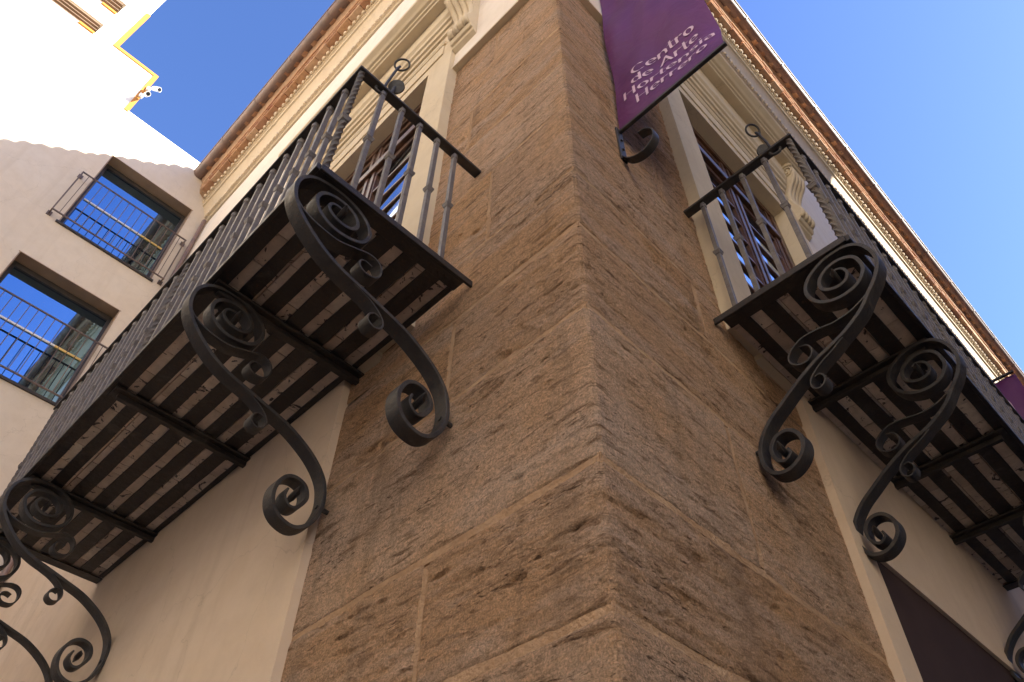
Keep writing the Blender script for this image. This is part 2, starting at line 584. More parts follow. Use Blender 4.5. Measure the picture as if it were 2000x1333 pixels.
def stone_block(s0, s1, z0, z1, seed, res, ends):
    """one rough block; s runs round the corner: s<0 on the left face, s>0 on the right face"""
    ns = max(3, int((s1 - s0) / res))
    nz = max(3, int((z1 - z0) / res))
    s = np.linspace(s0, s1, ns + 1)
    if s0 < 0 < s1:
        s[np.argmin(np.abs(s))] = 0.0
    z = np.linspace(z0, z1, nz + 1)
    S, Z = np.meshgrid(s, z)
    rr = np.random.RandomState(seed)
    off = rr.uniform(0.001, 0.004)
    d = 0.006 * (fbm(S * 2.2, Z * 3.0, seed + 3, 4) - 0.5)
    strat = fbm(S * 4.0 + 0.6 * fbm(S * 2, Z * 2, seed), Z * 30.0, seed + 5, 4, 0.6)
    amp = np.clip((fbm(S * 1.3, Z * 2.2, seed + 31, 3) - 0.36) * 4.0, 0.15, 1)
    d += 0.018 * (strat - 0.5) * amp
    fine = fbm(S * 38, Z * 62, seed + 9, 3, 0.65)
    d += 0.0045 * (fine - 0.5)
    pits = fbm(S * 9, Z * 30, seed + 13, 3)
    d -= 0.016 * np.clip((pits - 0.66) * 6, 0, 1) * amp
    pits2 = fbm(S * 26, Z * 50, seed + 23, 2)
    d -= 0.008 * np.clip((pits2 - 0.70) * 7, 0, 1) * amp
    d *= 1 - 0.6 * np.exp(-np.abs(S) / 0.02)
    dl, dr = S - s0, s1 - S
    if abs(s0 + ends[0]) < 1e-6:
        d *= 1 - 0.9 * np.exp(-dl / 0.05)
        dl = dl + 9
    if abs(s1 - ends[1]) < 1e-6:
        d *= 1 - 0.9 * np.exp(-dr / 0.05)
        dr = dr + 9
    d += off
    # ragged arrises along the joints
    wob = 0.010 * (fbm(S * 9, Z * 9, seed + 41, 3) - 0.4)
    e = np.minimum(np.minimum(dl, dr), np.minimum(Z - z0, z1 - Z)) + wob
    d = np.maximum(d, -0.012) - (0.002 + 0.012 * fbm(S * 3.1, Z * 3.1, seed + 77, 3)) * np.exp(-np.clip(e, 0, 1) / 0.007)
    # chipped corner edge
    ce = np.exp(-np.abs(S) / 0.007)
    d -= ce * (0.003 + 0.012 * np.clip(fbm(Z * 12, Z * 0 + 3.3, seed + 51, 4) - 0.35, 0, 1) + 0.007 * fbm(Z * 60, S * 40, seed + 57, 2))
    n = (ns + 1) * (nz + 1)
    co = np.zeros((n, 3))
    Sf, Zf, df = S.ravel(), Z.ravel(), d.ravel()
    left, right, mid = Sf < 0, Sf > 0, Sf == 0
    co[left, 0], co[left, 1] = Sf[left], -df[left]
    co[right, 0], co[right, 1] = df[right], Sf[right]
    co[mid, 0], co[mid, 1] = df[mid], -df[mid]
    co[:, 2] = Zf
    # closed by side faces that run back into the wall
    idx = np.arange(n).reshape(nz + 1, ns + 1)
    a, b, c_, e_ = idx[:-1, :-1].ravel(), idx[:-1, 1:].ravel(), idx[1:, 1:].ravel(), idx[1:, :-1].ravel()
    quads = np.stack([a, b, c_, e_], 1)
    me = bpy.data.meshes.new('stone_block')
    me.vertices.add(n)
    me.vertices.foreach_set('co', co.ravel())
    nq = len(quads)
    me.loops.add(nq * 4)
    me.loops.foreach_set('vertex_index', quads.ravel())
    me.polygons.add(nq)
    me.polygons.foreach_set('loop_start', np.arange(0, nq * 4, 4))
    me.polygons.foreach_set('loop_total', np.full(nq, 4))
    me.update(calc_edges=True)
    me.validate()
    me.materials.append(M['stone'])
    me.shade_smooth()
    ev = np.zeros(len(me.edges) * 2, dtype=np.int64)
    me.edges.foreach_get('vertices', ev)
    on = mid[ev.reshape(-1, 2)].all(axis=1)
    at = me.attributes.new('sharp_edge', 'BOOLEAN', 'EDGE')
    at.data.foreach_set('value', on)
    return link('stone_block', me, bld)


courses = [0.0, 0.62, 1.28, 1.95, 2.62, 3.10, 3.81, 4.35, 4.81, 5.49, 6.05, 6.62, 7.15, Z_STONE]
splits = {2: (None, None), 4: (0.76, None), 5: (None, 0.86), 6: (0.75, None), 7: (None, 0.9), 8: (0.56, None), 9: (None, 0.8),
          10: (0.8, None), 11: (None, 0.75), 12: (0.6, None), 3: (None, 0.9), 1: (0.7, None), 0: (None, 0.8)}
JS = [.006, .009, .008, .010, .010, .008, .005, .006, .004, .006, .004, .005, .004]


def mortar(S, u0, u1, z0, z1):
    q = MB(S)
    n = max(2, int((u1 - u0) / 0.12))
    q.box(u0, u1, -0.04, -0.0015 + rnd.uniform(-0.001, 0.0005), z0, z1)
    part('mortar_joint', q, M['mortar'], bld)


for i in range(len(courses) - 1):
    J = JS[i]
    z0, z1 = courses[i] + J, courses[i + 1] - JS[min(i + 1, 12)]
    sl, sr = splits.get(i, (None, None))
    res = 0.06 if courses[i + 1] < 2.3 else (0.0095 if courses[i] < 6 else 0.012)
    ul, ur = STONE_U['L'], STONE_U['R']
    if courses[i + 1] > 4.6:
        if courses[i] < 4.5:
            stone_block(-ul, -DOOR['L'][0] + 0.02, z0, 4.515, 98, res, (ul, ur))
            stone_block(DOOR['R'][0] - 0.02, ur, z0, 4.585, 99, res, (ul, ur))
        ul, ur = DOOR['L'][0] - 0.03, DOOR['R'][0] - 0.03
    a = -sl if sl else -ul
    b = sr if sr else ur
    hj = 0.02
    if i:
        mortar('L', 0.006, ul, courses[i] - hj, courses[i] + hj)
        mortar('R', 0.006, ur, courses[i] - hj, courses[i] + hj)
    if sl:
        mortar('L', sl + J - hj, sl + J + hj, z0 + hj, z1 - hj)
    if sr:
        mortar('R', sr + J - hj, sr + J + hj, z0 + hj, z1 - hj)
    if sl:
        stone_block(-ul, -sl - 2 * J, z0, z1, 100 + i * 7, res, (ul, ur))
    stone_block(a, b, z0, z1, 103 + i * 7, res, (ul, ur))
    if sr:
        stone_block(sr + 2 * J, ur, z0, z1, 105 + i * 7, res, (ul, ur))

# --- plastered walls
WP = 0.045        # the plaster stands this far proud of the stone
for S in 'LR':
    end = L_END if S == 'L' else R_END
    su = STONE_U[S]
    d0, d1, dz0, dz1 = DOOR[S]
    w = MB(S)
    if S == 'L':
        w.box(su, end, -0.4, WP, 0, dz0 - 0.0)
    else:
        pu0, pu1, pz = 1.93, 5.2, 3.69       # dark portal below the balcony
        w.box(su, pu0, -0.4, WP, 0, dz0)
        w.box(pu0, pu1, -0.4, WP, pz, dz0)
        w.box(pu1, end, -0.4, WP, 0, dz0)
    w.box(d1 + 0.02, end, -0.4, WP, dz0, Z_STONE)
    part('plaster_wall', w, M['plaster'], bld)
    w = MB(S)
    u0 = -WP if S == 'L' else 0.4
    w.box(u0, d0 - 0.02, -0.4, WP, Z_STONE + 0.001, 12.62)
    w.box(d0 - 0.02, d1 + 0.02, -0.4, WP, dz1 + 0.1, 12.62)
    w.box(d1 + 0.02, end, -0.4, WP, Z_STONE + 0.001, 12.62)
    part('frieze_wall', w, M['plaster_white'], bld)
pp = MB('R')
pp.box(1.93, 5.2, -0.2, WP - 0.02, 0, 3.69)
part('portal_panel', pp, M['portal'], bld)
# dark strip under the plaster ledge
led = MB('L')
led.box(-0.05, 1.06, 0.0, 0.052, Z_STONE - 0.03, Z_STONE)
led2 = MB('R')
led2.box(0.0, 1.14, 0.0, 0.052, Z_STONE - 0.03, Z_STONE)
part('ledge_strip', led, M['surround'], bld)
part('ledge_strip', led2, M['surround'], bld)


# --- door surrounds, hood cornices, consoles and french windows
def corbel(S, ua, ub, zt):
    """fluted console: base block, S-curved reeds, side volute"""
    z0 = zt - 1.02
    mb_ = MB(S)
    mb_.prism([(WP, z0), (0.085, z0 + 0.03), (0.09, z0 + 0.06), (0.11, z0 + 0.065), (0.125, z0 + 0.10), (0.125, z0 + 0.115), (WP, z0 + 0.115)], ua, ub)
    c = part('corbel', mb_, M['surround'], bld, 0.003)
    n = 4
    prof0 = [(0.135, 0.118), (0.165, 0.14), (0.178, 0.19), (0.165, 0.26), (0.135, 0.36), (0.125, 0.46), (0.14, 0.56), (0.185, 0.66), (0.235, 0.74), (0.262, 0.82), (0.262, 0.92), (0.25, 1.02)]
    pr = smooth_path(prof0, 4)
    wd = (ub - ua - 0.012) / n
    for k in range(n):
        r = MB(S)
        m_ = 7
        pts, fs = [], []
        for (wq, zq) in pr:
            for j in range(m_ + 1):
                t = j / m_
                bul = math.sqrt(max(0, 1 - (2 * t - 1) ** 2)) * 0.02
                pts.append((ua + 0.006 + wd * (k + 0.03 + 0.94 * t), wq - 0.02 + bul, z0 + zq))
        for i in range(len(pr) - 1):
            for j in range(m_):
                a = i * (m_ + 1) + j
                fs.append((a, a + 1, a + m_ + 2, a + m_ + 1))
        r.add(pts, fs)
        me = r.mesh('reed', M['surround'], 0, True)
        link('reed', me, c)
    back = MB(S)
    back.prism([(WP, z0 + 0.117)] + [(max(WP + 0.01, a - 0.022), z0 + b) for a, b in pr] + [(WP, z0 + 1.02)], ua + 0.004, ub - 0.004)
    link('console_body', back.mesh('console_body', M['surround'], 0, True), c)
    for us, sg in ((ua, -1), (ub, 1)):
        vo = MB(S)
        cw, cz = 0.185, z0 + 0.87
        path = []
        for q in range(40):
            t = q / 39
            an = 0.5 + t * 4.2 * math.pi
            rr = 0.085 * (1 - t) + 0.012
            path.append((us + sg * 0.004, cw + rr * math.cos(an), cz + rr * math.sin(an)))
        vo.tube(path, 0.011, 6)
        link('volute', vo.mesh('volute', M['surround'], 0, True), c)
    return c


def door_set(S):
    d0, d1, dz0, dz1 = DOOR[S]
    wf = 0.085
    o0, o1 = d0 - 0.29, d1 + 0.29
    su = MB(S)
    su.box(o0, d0, -0.15, wf, dz0, dz1 + 0.33)
    su.box(d1, o1, -0.15, wf, dz0, dz1 + 0.33)
    su.box(d0, d1, -0.15, wf, dz1, dz1 + 0.33)
    part('door_surround', su, M['surround'], bld)
    # ears and stepped architrave under the hood
    ar = MB(S)
    zz = dz1 + 0.33
    ztop = 9.0
    ar.box(o0 + 0.12, o1 - 0.12, wf - 0.01, wf + 0.012, dz1 + 0.14, zz - 0.002)
    ar.prism([(WP, zz), (wf + 0.018, zz), (wf + 0.03, zz + 0.03), (wf + 0.03, zz + 0.06), (WP, zz + 0.06)], o0 + 0.1, o1 - 0.1)
    ar.prism([(WP, zz + 0.062), (wf - 0.01, zz + 0.062), (wf - 0.005, zz + 0.26), (WP, zz + 0.26)], o0 + 0.02, o1 - 0.02)
    part('architrave', ar, M['surround'], bld, 0.002)
    bd = MB(S)
    z = zz + 0.262
    bd.prism([(WP, z), (0.10, z), (0.105, z + 0.05), (0.125, z + 0.055), (0.13, z + 0.11), (0.15, z + 0.12), (0.155, z + 0.17), (0.175, z + 0.20), (0.18, ztop - 0.004), (WP, ztop - 0.004)], o0 + 0.02, o1 - 0.02)
    part('bed_moulding', bd, M['surround'], bld, 0.002)
    hd = MB(S)
    hd.prism([(WP, ztop), (0.27, ztop), (0.275, ztop + 0.03), (0.295, ztop + 0.035), (0.30, ztop + 0.06), (0.325, ztop + 0.07), (0.345, ztop + 0.10), (0.375, ztop + 0.13),
              (0.385, ztop + 0.14), (0.39, ztop + 0.18), (WP, ztop + 0.235)], o0 - 0.33, o1 + 0.33)
    part('hood_cornice', hd, M['surround'], bld, 0.003)
    corbel(S, o0 - 0.255, o0 - 0.005, ztop)
    corbel(S, o1 + 0.005, o1 + 0.255, ztop)
    # french window
    wz = -0.035
    fr = MB(S)
    ft = 0.09
    fr.box(d0, d0 + ft, wz - 0.07, wz + 0.005, dz0, dz1)
    fr.box(d0 + ft, d0 + ft + 0.03, wz - 0.07, wz - 0.012, dz0, dz1 - ft)
    fr.box(d1 - ft, d1, wz - 0.07, wz + 0.005, dz0, dz1)
    fr.box(d1 - ft - 0.03, d1 - ft, wz - 0.07, wz - 0.012, dz0, dz1 - ft)
    fr.box(d0 + ft, d1 - ft, wz - 0.07, wz + 0.004, dz1 - ft, dz1)
    win = part('french_window', fr, M['wood'], bld, 0.004)
    zt = dz1 - 0.52       # transom
    tr = MB(S)
    tr.box(d0 + ft + 0.031, d1 - ft - 0.031, wz - 0.072, wz + 0.02, zt, zt + 0.10)
    link('transom', tr.mesh('transom', M['wood'], 0.006), win)
    mid = (d0 + d1) / 2
    for a, b in ((d0 + ft + 0.031, mid - 0.004), (mid + 0.004, d1 - ft - 0.031)):
        for (za, zb, nb) in ((dz0, zt - 0.002, 10), (zt + 0.102, dz1 - ft - 0.002, 1)):
            st = 0.085
            lf = MB(S)
            for p0, p1 in ((a, a + st), (b - st, b)):
                lf.box(p0, p1, wz - 0.062, wz - 0.016, za, zb)
                lf.box(p0 + 0.02, p1 - 0.02, wz - 0.016, wz - 0.004, za, zb)
            lf.box(a + st, b - st, wz - 0.06, wz - 0.018, zb - 0.07, zb)
            lf.box(a + st, b - st, wz - 0.06, wz - 0.018, za, za + 0.09)
            link('leaf', lf.mesh('leaf', M['wood'], 0.004), win)
            h = (zb - 0.07 - za - 0.09) / nb
            for k in range(nb):
                zc = za + 0.09 + h * k
                pn = MB(S)
                ta, tb_ = (wz - 0.030, wz - 0.053) if S == 'L' else (wz - 0.040, wz - 0.042)   # left panes tilted so they reflect sky, not the white block
                pn.hexa([(a + st - 0.005, ta - 0.004, zc + 0.001), (b - st + 0.005, tb_ - 0.004, zc + 0.001), (b - st + 0.005, tb_, zc + 0.001), (a + st - 0.005, ta, zc + 0.001),
                         (a + st - 0.005, ta - 0.004, zc + h - 0.001), (b - st + 0.005, tb_ - 0.004, zc + h - 0.001), (b - st + 0.005, tb_, zc + h - 0.001), (a + st - 0.005, ta, zc + h - 0.001)])
                link('pane', pn.mesh('pane', M['glass']), win)
                if k:
                    gb = MB(S)
                    gb.box(a + st, b - st, wz - 0.056, wz - 0.022, zc - 0.017, zc + 0.017)
                    link('glazing_bar', gb.mesh('glazing_bar', M['wood'], 0.005), win)
    sl = MB(S)
    sl.box(d0 - 0.04, d1 + 0.02, -0.38, WP + 0.001, 4.517 if S == 'L' else 4.587, dz0 - 0.001)
    part('door_sill', sl, M['surround'], bld)


for S in 'LR':
    door_set(S)

# --- crowning cornice, bricks, roof edge and gutter
for S, kw in (('L', 1.0), ('R', 0.95)):
    end = L_END - 0.003 if S == 'L' else R_END
    K = lambda a: WP + (a - WP) * kw

    def span(w):          # mitred ends are hidden above the frame; start at the corner
        return -w if S == 'L' else (-w + 0.02)

    def run(name, prof, mat, bev=0.0, **kwargs):
        m_ = MB(S)
        wm = max(a for a, b in prof)
        m_.prism([(K(a), b) for a, b in prof], (-K(wm) if S == 'L' else K(0.05)), end)
        return part(name, m_, mat, bld, bev, **kwargs)
    run('bead_fillet', [(0.0, 12.63), (0.075, 12.63), (0.085, 12.65), (0.085, 12.66), (0.11, 12.665), (0.115, 12.74), (0.0, 12.74)], M['cream'])
    cav = [(0.0, 12.742), (0.118, 12.742)] + [(0.12 + 0.085 * t ** 1.6, 12.745 + 0.24 * t) for t in (0.15, 0.3, 0.5, 0.7, 0.85, 1)] + [(0.23, 12.99), (0.235, 13.01), (0.0, 13.01)]
    run('cavetto', cav, M['cream'])
    run('upper_bead_fillet', [(0.0, 13.012), (0.225, 13.012), (0.235, 13.06), (0.26, 13.07), (0.272, 13.16), (0.0, 13.16)], M['cream'])
    run('brick_bed', [(0.0, 13.163), (0.27, 13.163), (0.375, 13.245), (0.40, 13.33), (0.415, 13.42), (0.42, 13.5), (0.0, 13.5)], M['mortar'])
    # carved bead rows: too small to pick apart singly
    for (w0, zc, r, step, nm) in ((0.122, 12.70, 0.034, 0.09, 'bead_row'), (0.284, 13.115, 0.038, 0.105, 'egg_row')):
        m_ = MB(S)
        umax = end if S == 'L' else 24
        u = 0.0 if S == 'L' else 0.4
        k = 0
        while u < umax - 0.05:
            rr = r * rnd.uniform(0.85, 1.1)
            m_.ball((u, K(w0) + rnd.uniform(-0.003, 0.003), zc), rr, 7, 5, (0.95, 0.75, 1.15))
            m_.box(u + step * 0.42, u + step * 0.58, K(w0) - 0.03, K(w0) + 0.002, zc - r * 0.8, zc + r * 0.8)
            u += step
            k += 1
        part(nm, m_, M['cream'], bld, 0, True, kind='stuff')
    # brick courses
    bw = 0.27
    nb = int((end - 0.0) / bw) if S == 'L' else 56
    shared = {}

    def brick_mesh(key, dims, bevel):
        if key not in shared:
            m_ = MB(S)
            du, w0, w1, h = dims
            m_.box(0, du, 0, w1 - w0, 0, h)
            shared[key] = m_.mesh('brick', M['brick'], bevel)
        return shared[key]
    rows = [(0.272, 0.39, 13.172, 0.06, bw), (0.30, 0.405, 13.262, 0.05, 0.135), (0.33, 0.425, 13.345, 0.05, bw)]
    for ri, (w0, w1, z0, h, pitch) in enumerate(rows):
        cnt = int(end / pitch) if S == 'L' else (56 if pitch > 0.2 else 80)
        for i in range(cnt):
            me = brick_mesh(ri, (pitch - 0.014, K(w0) - 0.02, K(w1), h), 0.006)
            t = MB(S)
            p = t.pt((i + 0.5 * (ri % 2)) * pitch + (0.0 if S == 'L' else 0.4), K(w0) - 0.02 + rnd.uniform(-0.006, 0.006), z0 + rnd.uniform(-0.003, 0.003))
            if S == 'L' and (i + 1 + 0.5 * (ri % 2)) * pitch > end:
                continue
            link('brick', me, bld, p)
    # barrel tiles at the eave
    tm = MB(S)
    seg = 7
    pts, fs = [], []
    for j, wq in enumerate((0.0, 0.55)):
        for k in range(seg + 1):
            a = math.pi * k / seg
            for rr in (0.088, 0.070):
                pts.append((rr * math.cos(a), -wq, rr * math.sin(a) + wq * 0.33))
    n2 = 2 * (seg + 1)
    for k in range(seg):
        i = 2 * k
        fs += [(i, i + 2, n2 + i + 2, n2 + i), (i + 1, n2 + i + 1, n2 + i + 3, i + 3), (i, i + 1, i + 3, i + 2), (n2 + i, n2 + i + 2, n2 + i + 3, n2 + i + 1)]
    fs += [(0, n2, n2 + 1, 1), (2 * seg, 2 * seg + 1, n2 + 2 * seg + 1, n2 + 2 * seg)]
    tm.add(pts, fs)
    tile_me = tm.mesh('roof_tile', M['roof_tile'], 0, True)
    pitch = 0.234
    for i in range(int(end / pitch) if S == 'L' else 90):
        t = MB(S)
        link('roof_tile', tile_me, bld, t.pt(0.12 + i * pitch, K(0.50) + rnd.uniform(-0.025, 0.02), 13.80 + rnd.uniform(-0.014, 0.014)))
    # under tiles (channels) and soffit board
    tm2 = MB(S)
    pts, fs = [], []
    for j, wq in enumerate((0.0, 0.3)):
        for k in range(seg + 1):
            a = math.pi * k / seg
            for rr in (0.085, 0.068):
                pts.append((rr * math.cos(a), -wq, -rr * math.sin(a) * 0.8 + wq * 0.2))
    n2 = 2 * (seg + 1)
    fs = []
    for k in range(seg):
        i = 2 * k
        fs += [(i, i + 2, n2 + i + 2, n2 + i), (i + 1, n2 + i + 1, n2 + i + 3, i + 3), (i, i + 1, i + 3, i + 2), (n2 + i, n2 + i + 2, n2 + i + 3, n2 + i + 1)]
    fs += [(0, n2, n2 + 1, 1), (2 * seg, 2 * seg + 1, n2 + 2 * seg + 1, n2 + 2 * seg)]
    tm2.add(pts, fs)
    ch_me = tm2.mesh('channel_tile', M['roof_tile'], 0, True)
    for i in range(int(end / pitch) if S == 'L' else 90):
        t = MB(S)
        link('channel_tile', ch_me, bld, t.pt(0.003 + (i + 0.5 if S == 'L' else i + 1) * pitch, K(0.515) + rnd.uniform(-0.02, 0.02), 13.62 + rnd.uniform(-0.006, 0.006)))
    sf = MB(S)
    sf.prism([(-0.3, 13.505), (K(0.42), 13.505), (K(0.47), 13.6), (K(0.47), 13.775), (-0.3, 13.95)], (-K(0.4) if S == 'L' else 0.31), end)
    part('eave_board', sf, M['roof_tile'], bld)
    # gutter: half round, open above
    gt = MB(S)
    cw, cz, gr = K(0.525), 13.655, 0.096
    arc = [(cw + gr * math.cos(a), cz + gr * math.sin(a)) for a in [math.pi + math.pi * k / 12 for k in range(13)]]
    inner = [(cw + (gr - 0.004) * math.cos(a), cz + (gr - 0.004) * math.sin(a)) for a in [2 * math.pi - math.pi * k / 12 for k in range(13)]]
    gt.prism(arc + [(cw + gr + 0.006, cz + 0.012), (cw + gr - 0.004, cz + 0.012)] + inner, (-cw - gr if S == 'L' else cw), end)
    gut = part('gutter', gt, M['gutter'], bld, 0, True)
    gl = MB(S)
    gl.tube([((-cw if S == 'L' else cw), cw + gr + 0.004, cz + 0.012), (end, cw + gr + 0.004, cz + 0.012)], 0.011, 8)
    if S == 'R':
        gl.box(cw, end, cw + gr + 0.001, cw + gr + 0.007, cz - 0.03, cz + 0.008)  # extra band, coloured pale to imitate the sunlit right edge
    link('gutter_lip', gl.mesh('gutter_lip', M['lit_gutter_edge'] if S == 'R' else M['gutter'], 0, True), gut)
    u = 0.9
    jm = MB(S)
    arcj = [(cw + (gr + 0.007) * math.cos(a), cz + (gr + 0.007) * math.sin(a)) for a in [math.pi + math.pi * k / 12 for k in range(13)]]
    jm.prism(arcj + [(cw + gr, cz + 0.01), (cw - gr, cz + 0.01)], -0.012, 0.012)
    jme = jm.mesh('gutter_bracket', M['gutter'], 0, True)
    while u < min(end, 22):
        link('gutter_bracket', jme, gut, MB(S).pt(u, 0, 0))
        u += 0.98
# roof slopes behind the tiles
rf = MB()
rf.add([(-L_END, -0.2, 13.80), (0.2, -0.2, 13.80), (0.2, R_END, 13.80), (-3.6, 3.4, 15.0), (-3.6, R_END, 15.0), (-L_END, 3.4, 15.0)],
       [(0, 1, 3, 5), (1, 2, 4, 3), (3, 4, 5)])
part('roof_slope', rf, M['roof_tile'], bld)

# thin pipe where the facade meets the neighbour
dp = MB('L')
dp.tube([(L_END - 0.07, WP + 0.05, 0.2), (L_END - 0.07, WP + 0.05, 12.6)], 0.035, 10)
o = part('downpipe', dp, M['gutter'], None, 0, True)
o['label'] = 'thin brown downpipe in the angle between the cream facade and the beige neighbour'
o['category'] = 'pipe'

# ================================================================== balconies
SCROLL = {
    'L': dict(main=[(.225, 3.655), (.231, 3.61), (.201, 3.577), (.164, 3.589), (.133, 3.65), (.153, 3.706), (.208, 3.722), (.256, 3.694), (.283, 3.626), (.272, 3.554), (.228, 3.507), (.153, 3.495), (.09, 3.545), (.056, 3.63), (.056, 3.72),
                    (.085, 3.80), (.163, 3.879), (.29, 3.95), (.42, 3.988), (.536, 4.018), (.64, 4.045), (.735, 4.09), (.83, 4.165), (.891, 4.241), (.916, 4.32), (.908, 4.40), (.86, 4.462), (.78, 4.488), (.70, 4.486), (.629, 4.46), (.578, 4.415), (.557, 4.355),
                    (.576, 4.288), (.631, 4.250), (.715, 4.24), (.782, 4.272), (.816, 4.325), (.818, 4.375), (.789, 4.42), (.725, 4.44), (.662, 4.425), (.629, 4.39), (.622, 4.35), (.642, 4.315), (.68, 4.302), (.725, 4.31), (.757, 4.335), (.762, 4.365), (.745, 4.388), (.712, 4.39), (.685, 4.375)],
              c2=[(.893, 4.262), (.868, 4.238), (.83, 4.215), (.764, 4.198), (.679, 4.194), (.6, 4.222), (.541, 4.246), (.495, 4.243), (.467, 4.213), (.465, 4.165), (.487, 4.13), (.53, 4.122), (.56, 4.138), (.566, 4.17), (.545, 4.189), (.51, 4.183)],
              c3=[(.57, 4.018), (.51, 4.0), (.46, 3.975), (.42, 3.94), (.405, 3.905), (.415, 3.873), (.445, 3.862), (.472, 3.88), (.474, 3.912), (.452, 3.935), (.428, 3.93)],
              pins=[(.70, 4.355), (.19, 3.635), (.515, 4.155)]),
    'R': dict(main=[(.15, 3.69), (.155, 3.66), (.123, 3.640), (.09, 3.668), (.084, 3.727), (.121, 3.771), (.175, 3.770), (.212, 3.725), (.214, 3.665), (.182, 3.618), (.127, 3.592), (.07, 3.607), (.036, 3.662), (.034, 3.735),
                    (.06, 3.80), (.114, 3.862), (.189, 3.915), (.28, 3.975), (.388, 4.032), (.47, 4.062), (.542, 4.092), (.631, 4.15), (.685, 4.21), (.742, 4.275), (.778, 4.35), (.778, 4.43), (.746, 4.51), (.685, 4.551), (.598, 4.553), (.529, 4.524), (.482, 4.485), (.460, 4.432),
                    (.466, 4.375), (.501, 4.318), (.561, 4.284), (.625, 4.281), (.678, 4.302), (.715, 4.354), (.718, 4.41), (.70, 4.462), (.65, 4.492), (.591, 4.49), (.545, 4.46), (.526, 4.42), (.53, 4.385), (.556, 4.358), (.595, 4.345), (.632, 4.355), (.652, 4.39), (.642, 4.43), (.61, 4.447), (.585, 4.435)],
              c2=[(.735, 4.272), (.71, 4.24), (.66, 4.205), (.592, 4.178), (.512, 4.172), (.437, 4.187), (.366, 4.190), (.309, 4.164), (.28, 4.129), (.281, 4.09), (.309, 4.061), (.348, 4.055), (.378, 4.078), (.384, 4.113), (.369, 4.14), (.337, 4.15)],
              c3=[(.52, 4.07), (.463, 4.036), (.396, 4.003), (.351, 3.97), (.33, 3.94), (.331, 3.907), (.354, 3.889), (.381, 3.901), (.391, 3.932), (.376, 3.957), (.352, 3.955)],
              pins=[(.60, 4.40), (.125, 3.69), (.335, 4.11)]),
}
BAL = {
    'L': dict(u0=.65, u1=4.335, dep=.875, zf=4.50, rail=5.578, wf=.835, su=.678, side=[.69, .56, .435, .31, .18], ribs=[1.50, 2.49, 3.55],
              scrolls=[.70, 1.50, 3.52, 4.28], gaps=[.775, .65, .515, .375, .24, .105], gw=.056, fin=(.70, .635, 6.05), disc=(.63, 5.75), cz=5.04),
    'R': dict(u0=1.03, u1=4.41, dep=.725, zf=4.57, rail=5.60, wf=.695, su=1.058, side=[.535, .39, .25, .12], ribs=[1.87, 2.79, 3.57],
              scrolls=[1.075, 1.85, 3.54, 4.365], gaps=[.63, .485, .33, .185, .055], gw=.066, fin=(.60, .55, 5.93), disc=(.56, 5.655), cz=5.10),
}


